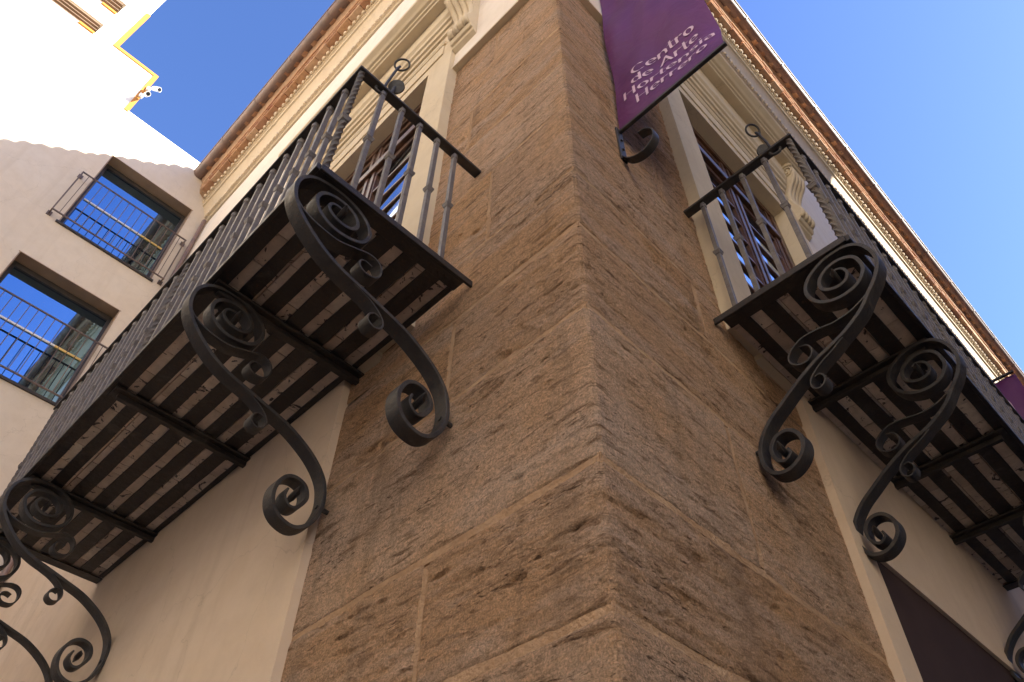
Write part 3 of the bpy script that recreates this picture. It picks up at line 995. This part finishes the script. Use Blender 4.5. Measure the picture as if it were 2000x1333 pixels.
def balcony(S, label):
    P = BAL[S]
    base = MB(S).pt((P['u0'] + P['u1']) / 2, 0, P['zf'])
    root = thing('balcony', label, 'balcony', 'wrought iron balconies', base)
    bl = Vector(base)

    def put(name, mb_, mat, parent=root, bevel=0.0, smooth=False, **pr):
        o_ = link(name, mb_.mesh(name, mat, bevel, smooth), parent, **pr)
        if parent is root:
            o_.location = -bl
        return o_

    def put_at(name, me, p, parent=root):
        o_ = link(name, me, parent, Vector(MB(S).pt(*p)) - (bl if parent is root else Vector((0, 0, 0))))
        return o_
    u0, u1, dep, zf = P['u0'], P['u1'], P['dep'], P['zf']
    # deck slab above the tiles
    dk = MB(S)
    dk.box(u0 + 0.006, u1 - 0.006, WP + 0.002, dep - 0.006, zf + 0.0325, zf + 0.0365)
    put('deck', dk, M['mortar'])
    # edge frame
    ef = MB(S)
    ef.box(u0, u1, dep - 0.012, dep + 0.008, zf - 0.004, zf + 0.036)
    ef.box(u0 - 0.008, u0 + 0.006, 0.002, dep - 0.0125, zf - 0.004, zf + 0.037)
    ef.box(u1 - 0.006, u1 + 0.008, WP + 0.002, dep - 0.0125, zf - 0.004, zf + 0.037)
    ef.box(u0 + 0.0065, u0 + 0.075, WP + 0.002, dep - 0.0125, zf - 0.0035, zf + 0.004)
    ef.box(u1 - 0.075, u1 - 0.0065, WP + 0.002, dep - 0.0125, zf - 0.0035, zf + 0.004)
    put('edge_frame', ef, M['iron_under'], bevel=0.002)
    # long floor bars between the gaps
    gw = P['gw']
    edges = [dep - 0.013]
    for gp in P['gaps']:
        edges += [gp + gw / 2, gp - gw / 2]
    edges.append(WP + 0.004)
    for k in range(0, len(edges), 2):
        hi, lo = edges[k], edges[k + 1]
        if hi - lo < 0.01:
            continue
        fb = MB(S)
        n = 26
        pts, fs = [], []
        jit = [rnd.uniform(-0.002, 0.002) for _ in range(2 * n + 2)]
        for i in range(n + 1):
            uu = u0 + 0.08 + (u1 - u0 - 0.16) * i / n
            zj = zf + 0.006 + rnd.uniform(-0.001, 0.001)
            pts += [(uu, lo + jit[2 * i], zj), (uu, hi + jit[2 * i + 1], zj), (uu, hi + jit[2 * i + 1], zj + 0.01), (uu, lo + jit[2 * i], zj + 0.01)]
        for i in range(n):
            for q in range(4):
                q2 = (q + 1) % 4
                fs.append((4 * i + q, 4 * i + q2, 4 * i + 4 + q2, 4 * i + 4 + q))
        fs += [(0, 1, 2, 3), (4 * n + 3, 4 * n + 2, 4 * n + 1, 4 * n)]
        fb.add(pts, fs)
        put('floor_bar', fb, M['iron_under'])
    # cross beams
    for r in P['ribs']:
        cb = MB(S)
        cb.box(r - 0.05, r + 0.05, 0.0, dep - 0.02, zf - 0.012, zf + 0.003)
        cb.box(r - 0.016, r + 0.016, 0.0, dep - 0.05, zf - 0.042, zf - 0.0125)
        cb.ball((r, 0.06, zf - 0.01), 0.016, 8, 6)
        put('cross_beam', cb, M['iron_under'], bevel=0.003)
    # tiles lying on the bars
    tl = 0.2
    tm_ = MB(S)
    tm_.box(-tl / 2 + 0.002, tl / 2 - 0.002, -tl / 2 + 0.002, tl / 2 - 0.002, 0, 0.014)
    tme = tm_.mesh('floor_tile', M['tile'], 0.002)
    nw = math.ceil((dep - WP) / tl)
    nu = math.ceil((u1 - u0 - 0.02) / tl)
    for j in range(nw):
        wc = dep - 0.014 - tl / 2 - j * tl
        off = 0.1 if j % 2 else 0.0
        for i in range(nu + 1):
            uc = u0 + 0.01 + tl / 2 + i * tl - off
            if uc - tl / 2 < u0 - 0.11 or uc + tl / 2 > u1 + 0.11:
                continue
            a, b = max(uc - tl / 2, u0 + 0.01), min(uc + tl / 2, u1 - 0.01)
            c, d = max(wc - tl / 2, WP + 0.004), wc + tl / 2
            if b - a < 0.03 or d - c < 0.03:
                continue
            if b - a > tl - 0.01 and d - c > tl - 0.01:
                put_at('floor_tile', tme, (uc, wc, zf + 0.018 + rnd.uniform(-0.001, 0.001)))
            else:
                cut = MB(S)
                cut.box(a + 0.002, b - 0.002, c + 0.002, d - 0.002, zf + 0.018, zf + 0.032)
                put('floor_tile', cut, M['tile'])
    # handrail
    hr = MB(S)
    hw = 0.028
    zr = P['rail']
    hr.box(P['su'] - hw, P['su'] + hw, -0.02, P['wf'] + hw, zr, zr + 0.02)
    hr.box(P['su'] + hw + 0.0005, u1 - 0.028 + hw, P['wf'] - hw, P['wf'] + hw, zr, zr + 0.02)
    hr.box(u1 - 0.028 - hw, u1 - 0.028 + hw, -0.02, P['wf'] - hw - 0.0005, zr, zr + 0.02)
    put('handrail', hr, M['iron'], bevel=0.003)
    # balusters
    zb = zf + 0.037
    h = zr - zb
    bm_ = MB(S)
    bm_.tube([(0, 0, 0), (0, 0, h)], 0.0175, square=True)
    bm_.tube([(0, 0, h - 0.05), (0, 0, h - 0.045), (0, 0, h - 0.02), (0, 0, h - 0.012)], 0.0155, 10, rfun=lambda t: 1.0 if t < 0.2 else (1.25 if t < 0.8 else 1.0))
    bar_me = bm_.mesh('baluster', M['iron_bar'], 0.002)
    cl = MB(S)
    cz = P['cz'] - zb
    q = 0.0215
    cl.hexa([(-q * .7, -q * .7, cz - .022), (q * .7, -q * .7, cz - .022), (q * .7, q * .7, cz - .022), (-q * .7, q * .7, cz - .022),
             (-q, -q, cz), (q, -q, cz), (q, q, cz), (-q, q, cz)])
    cl.box(-q, q, -q, q, cz + 0.0005, cz + .012)
    col_me = cl.mesh('collar', M['iron_bar'], 0.002)
    tw = MB(S)
    nst = 74
    tw.tube([(0, 0, h * i / nst) for i in range(nst + 1)], 0.019, square=True, twist=0.42)
    twist_me = tw.mesh('corner_post', M['iron_bar'])

    def bal(u, w, twisted=False):
        o_ = put_at('twisted_baluster' if twisted else 'baluster', twist_me if twisted else bar_me, (u, w, zb))
        c_ = link('collar', col_me, o_)
        if twisted:
            c_.scale = (1.2, 1.2, 1)
    uend = u1 - 0.028
    bal(P['su'], P['wf'], True)
    bal(uend, P['wf'], True)
    for w in P['side']:
        bal(P['su'], w)
        bal(uend, w)
    nfr = int(round((uend - P['su']) / 0.135))
    for i in range(1, nfr):
        bal(P['su'] + (uend - P['su']) * i / nfr, P['wf'], i == nfr // 2)
    # blind rings and round plate at both ends
    for us in (P['su'], uend):
        w0, w1, z1 = P['fin']
        rg = MB(S)
        rg.tube([(us, w0, zr + 0.01), (us, w0 - 0.01, zr + 0.12), (us, w1 + 0.02, z1 - 0.08), (us, w1 + 0.01, z1 - 0.043)], 0.008, 8)
        rg.ring((us, w1, z1), (-0.62, 0.62, -0.4) if S == 'L' else (-0.5, 0.7, -0.4), 0.043, 0.0062)
        put('ring_finial', rg, M['iron'], smooth=True)
        ds = MB(S)
        wd, zd = P['disc']
        ax = Vector((-0.6, 0.65, -0.45)).normalized()
        c0 = Vector((us, wd, zd))
        ds.tube([tuple(c0 - ax * 0.006), tuple(c0 + ax * 0.006)], 0.046, 28)
        ds.tube([(us, wd + 0.02, zr + 0.015), tuple(c0 + Vector((0, 0.01, -0.02)))], 0.009, 8)
        put('disc_finial', ds, M['iron'], smooth=True)
        hk = MB(S)
        wk = P['fin'][0] + 0.005
        hk.tube(smooth_path([(us, wk + .035, zr + .05), (us, wk + .03, zr + .02), (us, wk + .035, zr - .02), (us, wk + .015, zr - .035), (us - .005, wk - .015, zr - .03), (us - .008, wk - .025, zr + .0)], 4), 0.009, 8)
        put('hook', hk, M['iron'], smooth=True)
    # scroll brackets
    Q = SCROLL[S]
    wd_ = 0.07
    main = smooth_path(Q['main'], 6)
    c2 = smooth_path(Q['c2'], 6)
    c3 = smooth_path(Q['c3'], 6)
    s_ = MB(S)
    s_.strap(main, 0, wd_, 0.018, lambda t: 0.55 + 0.45 * min(1, 12 * t, 9 * (1 - t) + 0.1))
    m_main = s_.mesh('scroll_bracket', M['iron'], 0.0015, True)
    s_ = MB(S)
    s_.strap(c2, 0.004, wd_ - 0.004, 0.008, lambda t: 0.5 + 0.5 * min(1, 8 * (1 - t)))
    m_c2 = s_.mesh('scroll_curl', M['iron'], 0.001, True)
    s_ = MB(S)
    s_.strap(c3, 0.004, wd_ - 0.004, 0.007, lambda t: 0.5 + 0.5 * min(1, 8 * (1 - t)))
    m_c3 = s_.mesh('scroll_curl', M['iron'], 0.001, True)
    pin_me = []
    for (pw, pz) in Q['pins'][:2]:
        s_ = MB(S)
        s_.tube([(-0.045, pw + .012, pz + .01), (-0.02, pw + .004, pz + .002), (0.03, pw, pz), (wd_ + 0.035, pw - .01, pz + .006)], 0.012, 8, rfun=lambda t: 0.25 + 1.5 * min(t, 1 - t) * 2)
        pin_me.append(s_.mesh('scroll_pin', M['iron'], 0, True))
    for us in P['scrolls']:
        o_ = put_at('scroll_bracket', m_main, (us - wd_ / 2, 0, 0))
        o_.rotation_euler = (0, 0, R(rnd.uniform(-0.7, 0.7)))
        link('scroll_curl', m_c2, o_)
        link('scroll_curl', m_c3, o_)
        for pm in pin_me:
            link('scroll_pin', pm, o_)
        bo = MB(S)
        fz = Q['main'][13][1] + 0.03
        bo.tube([(wd_ / 2, -0.03, fz), (wd_ / 2, Q['main'][13][0] + 0.012, fz)], 0.011, 8)
        link('bolt', bo.mesh('bolt', M['iron'], 0, True), o_)
    return root


balcony('L', 'deep iron balcony on the left facade, its tiled floor beside the neighbour windows')
balcony('R', 'shallower iron balcony on the right facade, beneath the purple banner and the brick cornice')

# ================================================================== banners
GLY = {}


def arc(cx, cz, rx, rz, a0, a1, n=14):
    return [(cx + rx * math.cos(R(a0 + (a1 - a0) * i / n)), cz + rz * math.sin(R(a0 + (a1 - a0) * i / n))) for i in range(n + 1)]


X = 0.5   # x height; cap height 0.72
GLY['C'] = (0.66, [arc(0.36, 0.36, 0.29, 0.35, 48, 312, 22)])
GLY['e'] = (0.50, [[(0.10, 0.27), (0.42, 0.27)] + arc(0.255, 0.25, 0.185, 0.235, 5, 318, 22)])
GLY['n'] = (0.56, [[(0.1, 0.49), (0.1, 0.0)], arc(0.29, 0.24, 0.18, 0.24, 165, 0, 12) + [(0.47, 0.0)]])
GLY['t'] = (0.36, [[(0.16, 0.68), (0.16, 0.14)] + arc(0.25, 0.13, 0.09, 0.12, 180, 320, 8), [(0.02, 0.48), (0.34, 0.48)]])
GLY['r'] = (0.40, [[(0.1, 0.49), (0.1, 0.0)], arc(0.27, 0.27, 0.15, 0.2, 165, 55, 9)])
GLY['o'] = (0.54, [arc(0.27, 0.25, 0.19, 0.235, 0, 360, 24)])
GLY['d'] = (0.56, [arc(0.27, 0.25, 0.18, 0.235, 25, 335, 20), [(0.46, 0.76), (0.46, 0.0)]])
GLY['A'] = (0.68, [[(0.06, 0.0), (0.34, 0.72)], [(0.33, 0.72), (0.60, 0.0)], [(0.16, 0.24), (0.50, 0.24)]])
GLY['H'] = (0.74, [[(0.13, 0.72), (0.13, 0.0)], [(0.60, 0.72), (0.60, 0.0)], [(0.13, 0.37), (0.60, 0.37)]])
GLY['s'] = (0.44, [arc(0.22, 0.365, 0.13, 0.12, 40, 260, 12) + arc(0.22, 0.125, 0.14, 0.12, 80, -140, 12)])
GLY['i'] = (0.24, [[(0.12, 0.49), (0.12, 0.0)], [(0.115, 0.70), (0.125, 0.63)]])
GLY['a'] = (0.50, [arc(0.22, 0.36, 0.16, 0.13, 150, 0, 10) + [(0.40, 0.0)], arc(0.24, 0.15, 0.155, 0.145, 70, 330, 16)])
GLY[' '] = (0.30, [])


def banner(yc, label, wide=True):
    """cloth hanging square to the right facade; y = position along the facade"""
    zb, zt, w1 = 5.80, 8.22, 0.738
    root = thing('banner', label, 'banner', 'purple banners on the right facade', (0, yc, zb))

    def surf(w, z):
        t = max(0, min(1, (z - zb) / 0.45))
        return 0.066 * (max(w, 0) / w1) * t * t * (3 - 2 * t) + 0.016 * math.sin(z * 5 + w * 3) * t + 0.008 * math.sin(w * 15 + z * 2.3) * t + 0.005 * math.sin(w * 26 - z * 6) * t

    def flat(p):
        w, z, off = p
        return (w, surf(w, z) - off, z - zb)
    cl = MB()
    nw, nz = 26, 70
    w0 = 0.015
    pts, fs = [], []
    for off in (0.0, -0.003):
        for j in range(nz + 1):
            for i in range(nw + 1):
                z = zb + (zt - zb) * j / nz
                w = w0 + 0.05 * (0.06 if j == 0 else 1) * (j / nz) ** 0.7 + (w1 - w0 - 0.05 * (j / nz) ** 0.7) * i / nw
                pts.append(flat((w, z, off)))
    st = nw + 1
    K0 = st * (nz + 1)
    for j in range(nz):
        for i in range(nw):
            a = j * st + i
            fs.append((a, a + 1, a + st + 1, a + st))
            fs.append((K0 + a, K0 + a + st, K0 + a + st + 1, K0 + a + 1))
    for j in range(nz):
        for i in (0, nw):
            a = j * st + i
            fs.append((a, a + st, K0 + a + st, K0 + a))
    for i in range(nw):
        for j in (0, nz):
            a = j * st + i
            fs.append((a, a + 1, K0 + a + 1, K0 + a))
    cl.add(pts, fs)
    cloth = link('cloth', cl.mesh('cloth', M['banner'], 0, True), root)
    # lettering
    lines = [('Centro', .165, 6.375, .455), ('de Arte', .152, 6.237, .470), ('Hortensia', .078, 6.092, .635), ('Herrero', .158, 5.945, .497)]
    k = 0
    for text, ws, zbase, width in lines:
        adv = sum(GLY[c][0] for c in text)
        sx = width / adv
        sz = 0.145
        lt = MB()
        x = 0
        for ch in text:
            for stroke in GLY[ch][1]:
                nx, nz_ = 0.06, 0.015
                sp = smooth_path(stroke, 2) if len(stroke) > 3 else [tuple(a + (b - a) * t / 6 for a, b in zip(stroke[0], stroke[-1])) for t in range(7)] if len(stroke) == 2 else stroke
                ps, ff = [], []
                k += 1
                off = 0.004 + (k % 5) * 0.0004
                for (gx, gz) in sp:
                    for sg in (-1, 1):
                        w = ws + (x + gx + sg * nx) * sx
                        z = zbase + (gz + sg * nz_) * sz
                        ps.append(flat((w, z, off)))
                for i in range(len(sp) - 1):
                    ff.append((2 * i, 2 * i + 1, 2 * i + 3, 2 * i + 2))
                lt.add(ps, ff)
            x += GLY[ch][0]
        link('lettering', lt.mesh('lettering', M['letter']), cloth)
    lg = MB()
    ps = [flat((0.40 + 0.14 * (1 if abs(math.cos(a)) ** 0.5 == 0 else math.copysign(abs(math.cos(a)) ** 0.5, math.cos(a))),
                zt - 0.42 + 0.17 * math.copysign(abs(math.sin(a)) ** 0.5, math.sin(a)), 0.005)) for a in [2 * math.pi * i / 32 for i in range(32)]]
    lg.add(ps, [tuple(range(32))])
    link('logo', lg.mesh('logo', M['letter']), cloth)
    # bar, wall plate and curl
    br = MB()
    br.box(0.0, w1 + 0.008, -0.012, 0.012, -0.02, 0.004)
    link('bar', br.mesh('bar', M['iron'], 0.003), root)
    br = MB()
    br.box(0.0, w1 + 0.004, -0.016, 0.016, zt - zb - 0.004, zt - zb + 0.02)
    link('bar', br.mesh('bar', M['iron'], 0.003), root)
    wp = MB()
    wp.box(0.001, 0.014, -0.026, 0.026, -0.34, 0.03)
    wp.tube([(0.013, 0, -0.11), (0.024, 0, -0.11)], 0.009, 8)
    wp.tube([(0.013, 0, -0.22), (0.024, 0, -0.22)], 0.009, 8)
    link('wall_plate', wp.mesh('wall_plate', M['iron'], 0.002), root)
    cu = MB()
    path = smooth_path([(.014, -.32), (.05, -.385), (.11, -.425), (.17, -.42), (.215, -.37), (.222, -.295), (.185, -.235), (.135, -.215)], 5)
    tmp = MB()
    tmp.strap(path, -0.026, 0.026, 0.007)
    cu.add([(p[1], p[0], p[2]) for p in tmp.v], tmp.f)
    link('curl', cu.mesh('curl', M['iron'], 0.001, True), root)
    return root


banner(0.455, 'large purple banner hanging beside the stone corner, its four lines of pale lettering in view')
banner(7.0, 'purple banner far along the right facade, only its top showing past the balcony floor')

# ================================================================== neighbour on the left
FX = -L_END
nb_ = thing('neighbour_building', 'beige rendered building closing the left side, with two large sky reflecting windows', 'building', loc=(FX, -2, 0))
nb_off = Vector((-FX, 2, 0))
WINS = [(-1.74, -0.33, 10.82, 12.745), (-1.86, -0.46, 8.13, 9.98)]


def fpart(name, mb_, mat, parent=nb_, bevel=0.0, smooth=False, **pr):
    o_ = link(name, mb_.mesh(name, mat, bevel, smooth), parent, **pr)
    if parent is nb_:
        o_.location = nb_off
    return o_


fw = MB()
ZROOF = 13.93
ys = [-9.0, -1.86, -1.74, -0.46, -0.33, 0.6]
fw.box(FX - 0.5, FX, -9.0, -1.86, 0, ZROOF)
fw.box(FX - 0.5, FX, -1.86, -1.74, 0, 8.13)
fw.box(FX - 0.5, FX, -1.86, -1.74, 9.98, ZROOF)
fw.box(FX - 0.5, FX, -1.74, -0.46, 0, 8.13)
fw.box(FX - 0.5, FX, -1.74, -0.46, 9.98, 10.82)
fw.box(FX - 0.5, FX, -1.74, -0.33, 12.745, ZROOF)
fw.box(FX - 0.5, FX, -0.46, -0.33, 0, 10.82)
fw.box(FX - 0.5, FX, -0.33, 0.6, 0, ZROOF)
fpart('rendered_wall', fw, M['far_plaster'])
cp = MB()
cp.box(FX - 0.5, FX + 0.012, -1.98, 0.6, ZROOF + 0.001, ZROOF + 0.03)
fpart('coping', cp, M['far_white'])
for (y0, y1, z0, z1) in WINS:
    fr = MB()
    x0 = FX - 0.20
    t = 0.055
    fr.box(x0 - 0.06, x0, y0, y0 + t, z0, z1)
    fr.box(x0 - 0.06, x0, y1 - t, y1, z0, z1)
    fr.box(x0 - 0.06, x0, y0 + t, y1 - t, z1 - t - 0.03, z1)
    fr.box(x0 - 0.06, x0, y0 + t, y1 - t, z0, z0 + t)
    w = fpart('window', fr, M['dark_frame'], bevel=0.003)
    pn = MB()
    pn.box(x0 - 0.035, x0 - 0.03, y0 + t - 0.004, y1 - t + 0.004, z0 + t - 0.004, z1 - t - 0.026)
    link('pane', pn.mesh('pane', M['far_glass']), w)
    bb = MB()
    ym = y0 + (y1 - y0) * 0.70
    zz = z0 + 0.93  # height of the bright reflection line, built as coloured strips on the glass
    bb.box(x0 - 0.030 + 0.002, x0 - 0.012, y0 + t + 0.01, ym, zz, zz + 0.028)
    link('reflection_strip', bb.mesh('reflection_strip', M['pale_reflection']), w)
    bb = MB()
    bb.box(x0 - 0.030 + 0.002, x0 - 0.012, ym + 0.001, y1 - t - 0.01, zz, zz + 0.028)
    link('reflection_strip', bb.mesh('reflection_strip', M['yellow_reflection']), w)
    rv = MB()
    e = 0.03
    rv.box(FX - 0.19, FX + 0.006, y0 - e * 0.4, y1 + e * 0.4, z1 - 0.012, z1 - 0.002)
    rv.box(FX - 0.19, FX + 0.006, y0 + 0.0, y0 + 0.012, z0, z1 - 0.013)
    rv.box(FX - 0.19, FX + 0.006, y1 - 0.012, y1, z0, z1 - 0.013)
    link('reveal_lining', rv.mesh('reveal_lining', M['louvre']), w)
    sl = MB()
    sl.box(FX - 0.195, FX + 0.03, y0 - 0.03, y1 + 0.03, z0 - 0.035, z0 - 0.002)
    link('sill', sl.mesh('sill', M['dark_frame']), w)

for i, ((y0, y1, z0, z1), lab) in enumerate(zip(WINS, ('steel guard rail across the upper window of the beige building', 'steel guard rail across the lower window of the beige building, cut by the photo edge'))):
    rl = thing('window_railing', lab, 'railing', 'guard rails on the beige building', (FX, (y0 + y1) / 2, z0))
    ya, yb = y0 - 0.16 - (y0 + y1) / 2, y1 + 0.14 - (y0 + y1) / 2
    za, zb2 = 0.03, 1.04
    fr = MB()
    for zz in (za, zb2):
        fr.box(0.103, 0.122, ya, yb, zz, zz + 0.022)
    for yy in (ya, yb - 0.025):
        fr.box(0.103, 0.122, yy, yy + 0.02, za + 0.0225, zb2 - 0.0005)
    link('rail_frame', fr.mesh('rail_frame', M['rail_far'], 0.002), rl)
    for yy in (ya, yb - 0.025):
        for zz in (za, zb2):
            bk = MB()
            bk.box(-0.004, 0.1025, yy, yy + 0.02, zz, zz + 0.022)
            bk.box(-0.002, 0.012, yy - 0.02, yy + 0.045, zz - 0.03, zz + 0.06)
            link('bracket', bk.mesh('bracket', M['rail_far'], 0.002), rl)
    bme = MB()
    bme.box(-0.005, 0.005, -0.005, 0.005, za + 0.0225, zb2 - 0.001)
    bm2 = bme.mesh('bar', M['rail_far'])
    nbar = 16
    for k in range(1, nbar):
        link('bar', bm2, rl, (0.1125, ya + (yb - ya) * k / nbar, 0))

# taller white block behind the parapet, stepped against the sky
tw_ = thing('white_block', 'tall white sunlit block with stepped roofline and ochre trim above the beige building', 'building', loc=(FX, -4, 13))
to = -Vector((FX, -4, 13))


def tpart(name, mb_, mat, **pr):
    o_ = link(name, mb_.mesh(name, mat, 0, False), tw_, **pr)
    o_.location = to
    return o_


VX = FX - 0.03
tb = MB()


def skew(y0, y1, z0, z1):
    # the block is not square in plan: its street side runs back at an angle
    tb.hexa([(VX - 6, y0 - 1.8, z0), (VX, y0, z0), (VX, y1, z0), (VX - 6, y1 - 1.8, z0),
             (VX - 6, y0 - 1.8, z1), (VX, y0, z1), (VX, y1, z1), (VX - 6, y1 - 1.8, z1)])


skew(-2.76, -1.985, ZROOF + 0.031, 15.42)
skew(-14, -2.761, ZROOF + 0.002, 15.31)
skew(-3.14, -2.761, 15.311, 19.0)
tb.box(VX - 6, VX, -14, -3.14, 15.72, 16.29)
tb.box(VX - 6, VX, -14, -3.14, 16.78, 19.0)
tb.box(VX - 6, VX - 0.2, -14, -3.14, 15.311, 15.719)
tb.box(VX - 6, VX - 0.2, -14, -3.14, 16.291, 16.779)
tpart('white_wall', tb, M['far_white'])
for z0, z1 in ((15.31, 15.72), (16.29, 16.78)):
    for k in range(4):
        sl = MB()
        zz = z0 + (z1 - z0) * (k + 0.2) / 4
        sl.hexa([(VX - 0.15, -14, zz + .06), (VX - 0.15, -3.15 - 0.01 * k, zz + .06), (VX + 0.0, -3.15 - 0.01 * k, zz), (VX + 0.0, -14, zz),
                 (VX - 0.15, -14, zz + .072), (VX - 0.15, -3.15 - 0.01 * k, zz + .072), (VX + 0.0, -3.15 - 0.01 * k, zz + .012), (VX + 0.0, -14, zz + .012)])
        tpart('louvre_slat', sl, M['louvre'])
    ed = MB()
    ed.box(VX - 0.01, VX + 0.03, -3.42, -3.15, z0 - 0.06, z0 - 0.002)
    tpart('louvre_end', ed, M['trim_yellow'])
ty = MB()
ty.box(VX - 0.02, VX + 0.02, -2.045, -1.97, ZROOF + 0.04, 15.35)
ty.box(VX - 0.02, VX + 0.02, -2.82, -1.97, 15.351, 15.43)
ty.box(VX - 0.02, VX + 0.02, -2.82, -2.745, 15.431, 17.0)
tpart('ochre_trim', ty, M['trim_yellow'])

for i, (dy, lab, ax) in enumerate(((0.0, 'upper of two white security cameras on the edge of the white block', Vector((0.75, 0.62, -0.55))), (-0.02, 'lower white security camera pointing down beside the ochre trim', Vector((0.8, 0.16, -0.75))))):
    zc = 14.86 - 0.30 * i
    rt = thing('security_camera', lab, 'camera', 'security cameras on the white block', (VX + 0.03, -1.96 + dy, zc))
    ax.normalize()
    bk = MB()
    bk.box(-0.02, 0.03, -0.035, 0.035, -0.05, 0.05)
    bk.tube([(0.02, 0, 0), (0.08, 0.03, 0.0), tuple(Vector((0.11, 0.05, -0.02)))], 0.014, 8)
    link('mount', bk.mesh('mount', M['white_plastic'], 0.003), rt)
    c0 = Vector((0.10, 0.05, -0.03))
    bd = MB()
    bd.tube([tuple(c0), tuple(c0 + ax * 0.02), tuple(c0 + ax * 0.16), tuple(c0 + ax * 0.17)], 0.045, 14, rfun=lambda t: 0.7 if t < 0.1 else 1.0)
    link('body', bd.mesh('body', M['white_plastic'], 0, True), rt)
    ln = MB()
    ln.tube([tuple(c0 + ax * 0.169), tuple(c0 + ax * 0.178)], 0.033, 14)
    link('lens', ln.mesh('lens', M['black'], 0, True), rt)


# ================================================================== unseen houses added opposite both facades for shade and warm bounce
def unseen_house(label, x0, x1, y0, y1, h, mat, face):
    t = thing('unseen_house', label, 'building', loc=((x0 + x1) / 2, (y0 + y1) / 2, 0))
    off = -Vector(t.location)
    w = MB()
    w.box(x0, x1, y0, y1, 0, h)
    link('wall', w.mesh('wall', mat), t).location = off
    c = MB()
    c.box(x0 - 0.25, x1 + 0.25, y0 - 0.25, y1 + 0.25, h + 0.001, h + 0.25)
    link('cornice', c.mesh('cornice', M['cream'], 0.03), t).location = off
    ww = MB()
    gg = MB()
    fl = 3.3
    for k in range(int(h / fl)):
        zc = 0.9 + k * fl
        n = int(((y1 - y0) if face == 'x' else (x1 - x0)) / 3.2)
        for i in range(n):
            if face == 'x':
                yc = y0 + (i + 0.5) * (y1 - y0) / n
                ww.box(x0 - 0.06, x0 - 0.002, yc - 0.75, yc + 0.75, zc - 0.1, zc + 2.3)
                gg.box(x0 - 0.075, x0 - 0.061, yc - 0.6, yc + 0.6, zc, zc + 2.15)
            else:
                xc = x0 + (i + 0.5) * (x1 - x0) / n
                ww.box(xc - 0.75, xc + 0.75, y1 + 0.002, y1 + 0.06, zc - 0.1, zc + 2.3)
                gg.box(xc - 0.6, xc + 0.6, y1 + 0.061, y1 + 0.075, zc, zc + 2.15)
    link('window_surrounds', ww.mesh('window_surrounds', M['cream']), t).location = off
    link('window_panes', gg.mesh('window_panes', M['glass']), t).location = off


unseen_house('unseen grey house added across the street to shade the right facade', 7.0, 15.0, -2.0, 11.5, 17.42, M['house_grey'], 'x')
unseen_house('unseen, slightly lower grey house added further along to let sun reach the right cornice', 7.0, 15.0, 12.1, 60.0, 17.25, M['house_grey'], 'x')
unseen_house('unseen cream house added across the street to bounce warm light on the left facade', -45.0, 30.0, -20.0, -9.5, 17.5, M['house_ochre'], 'y')
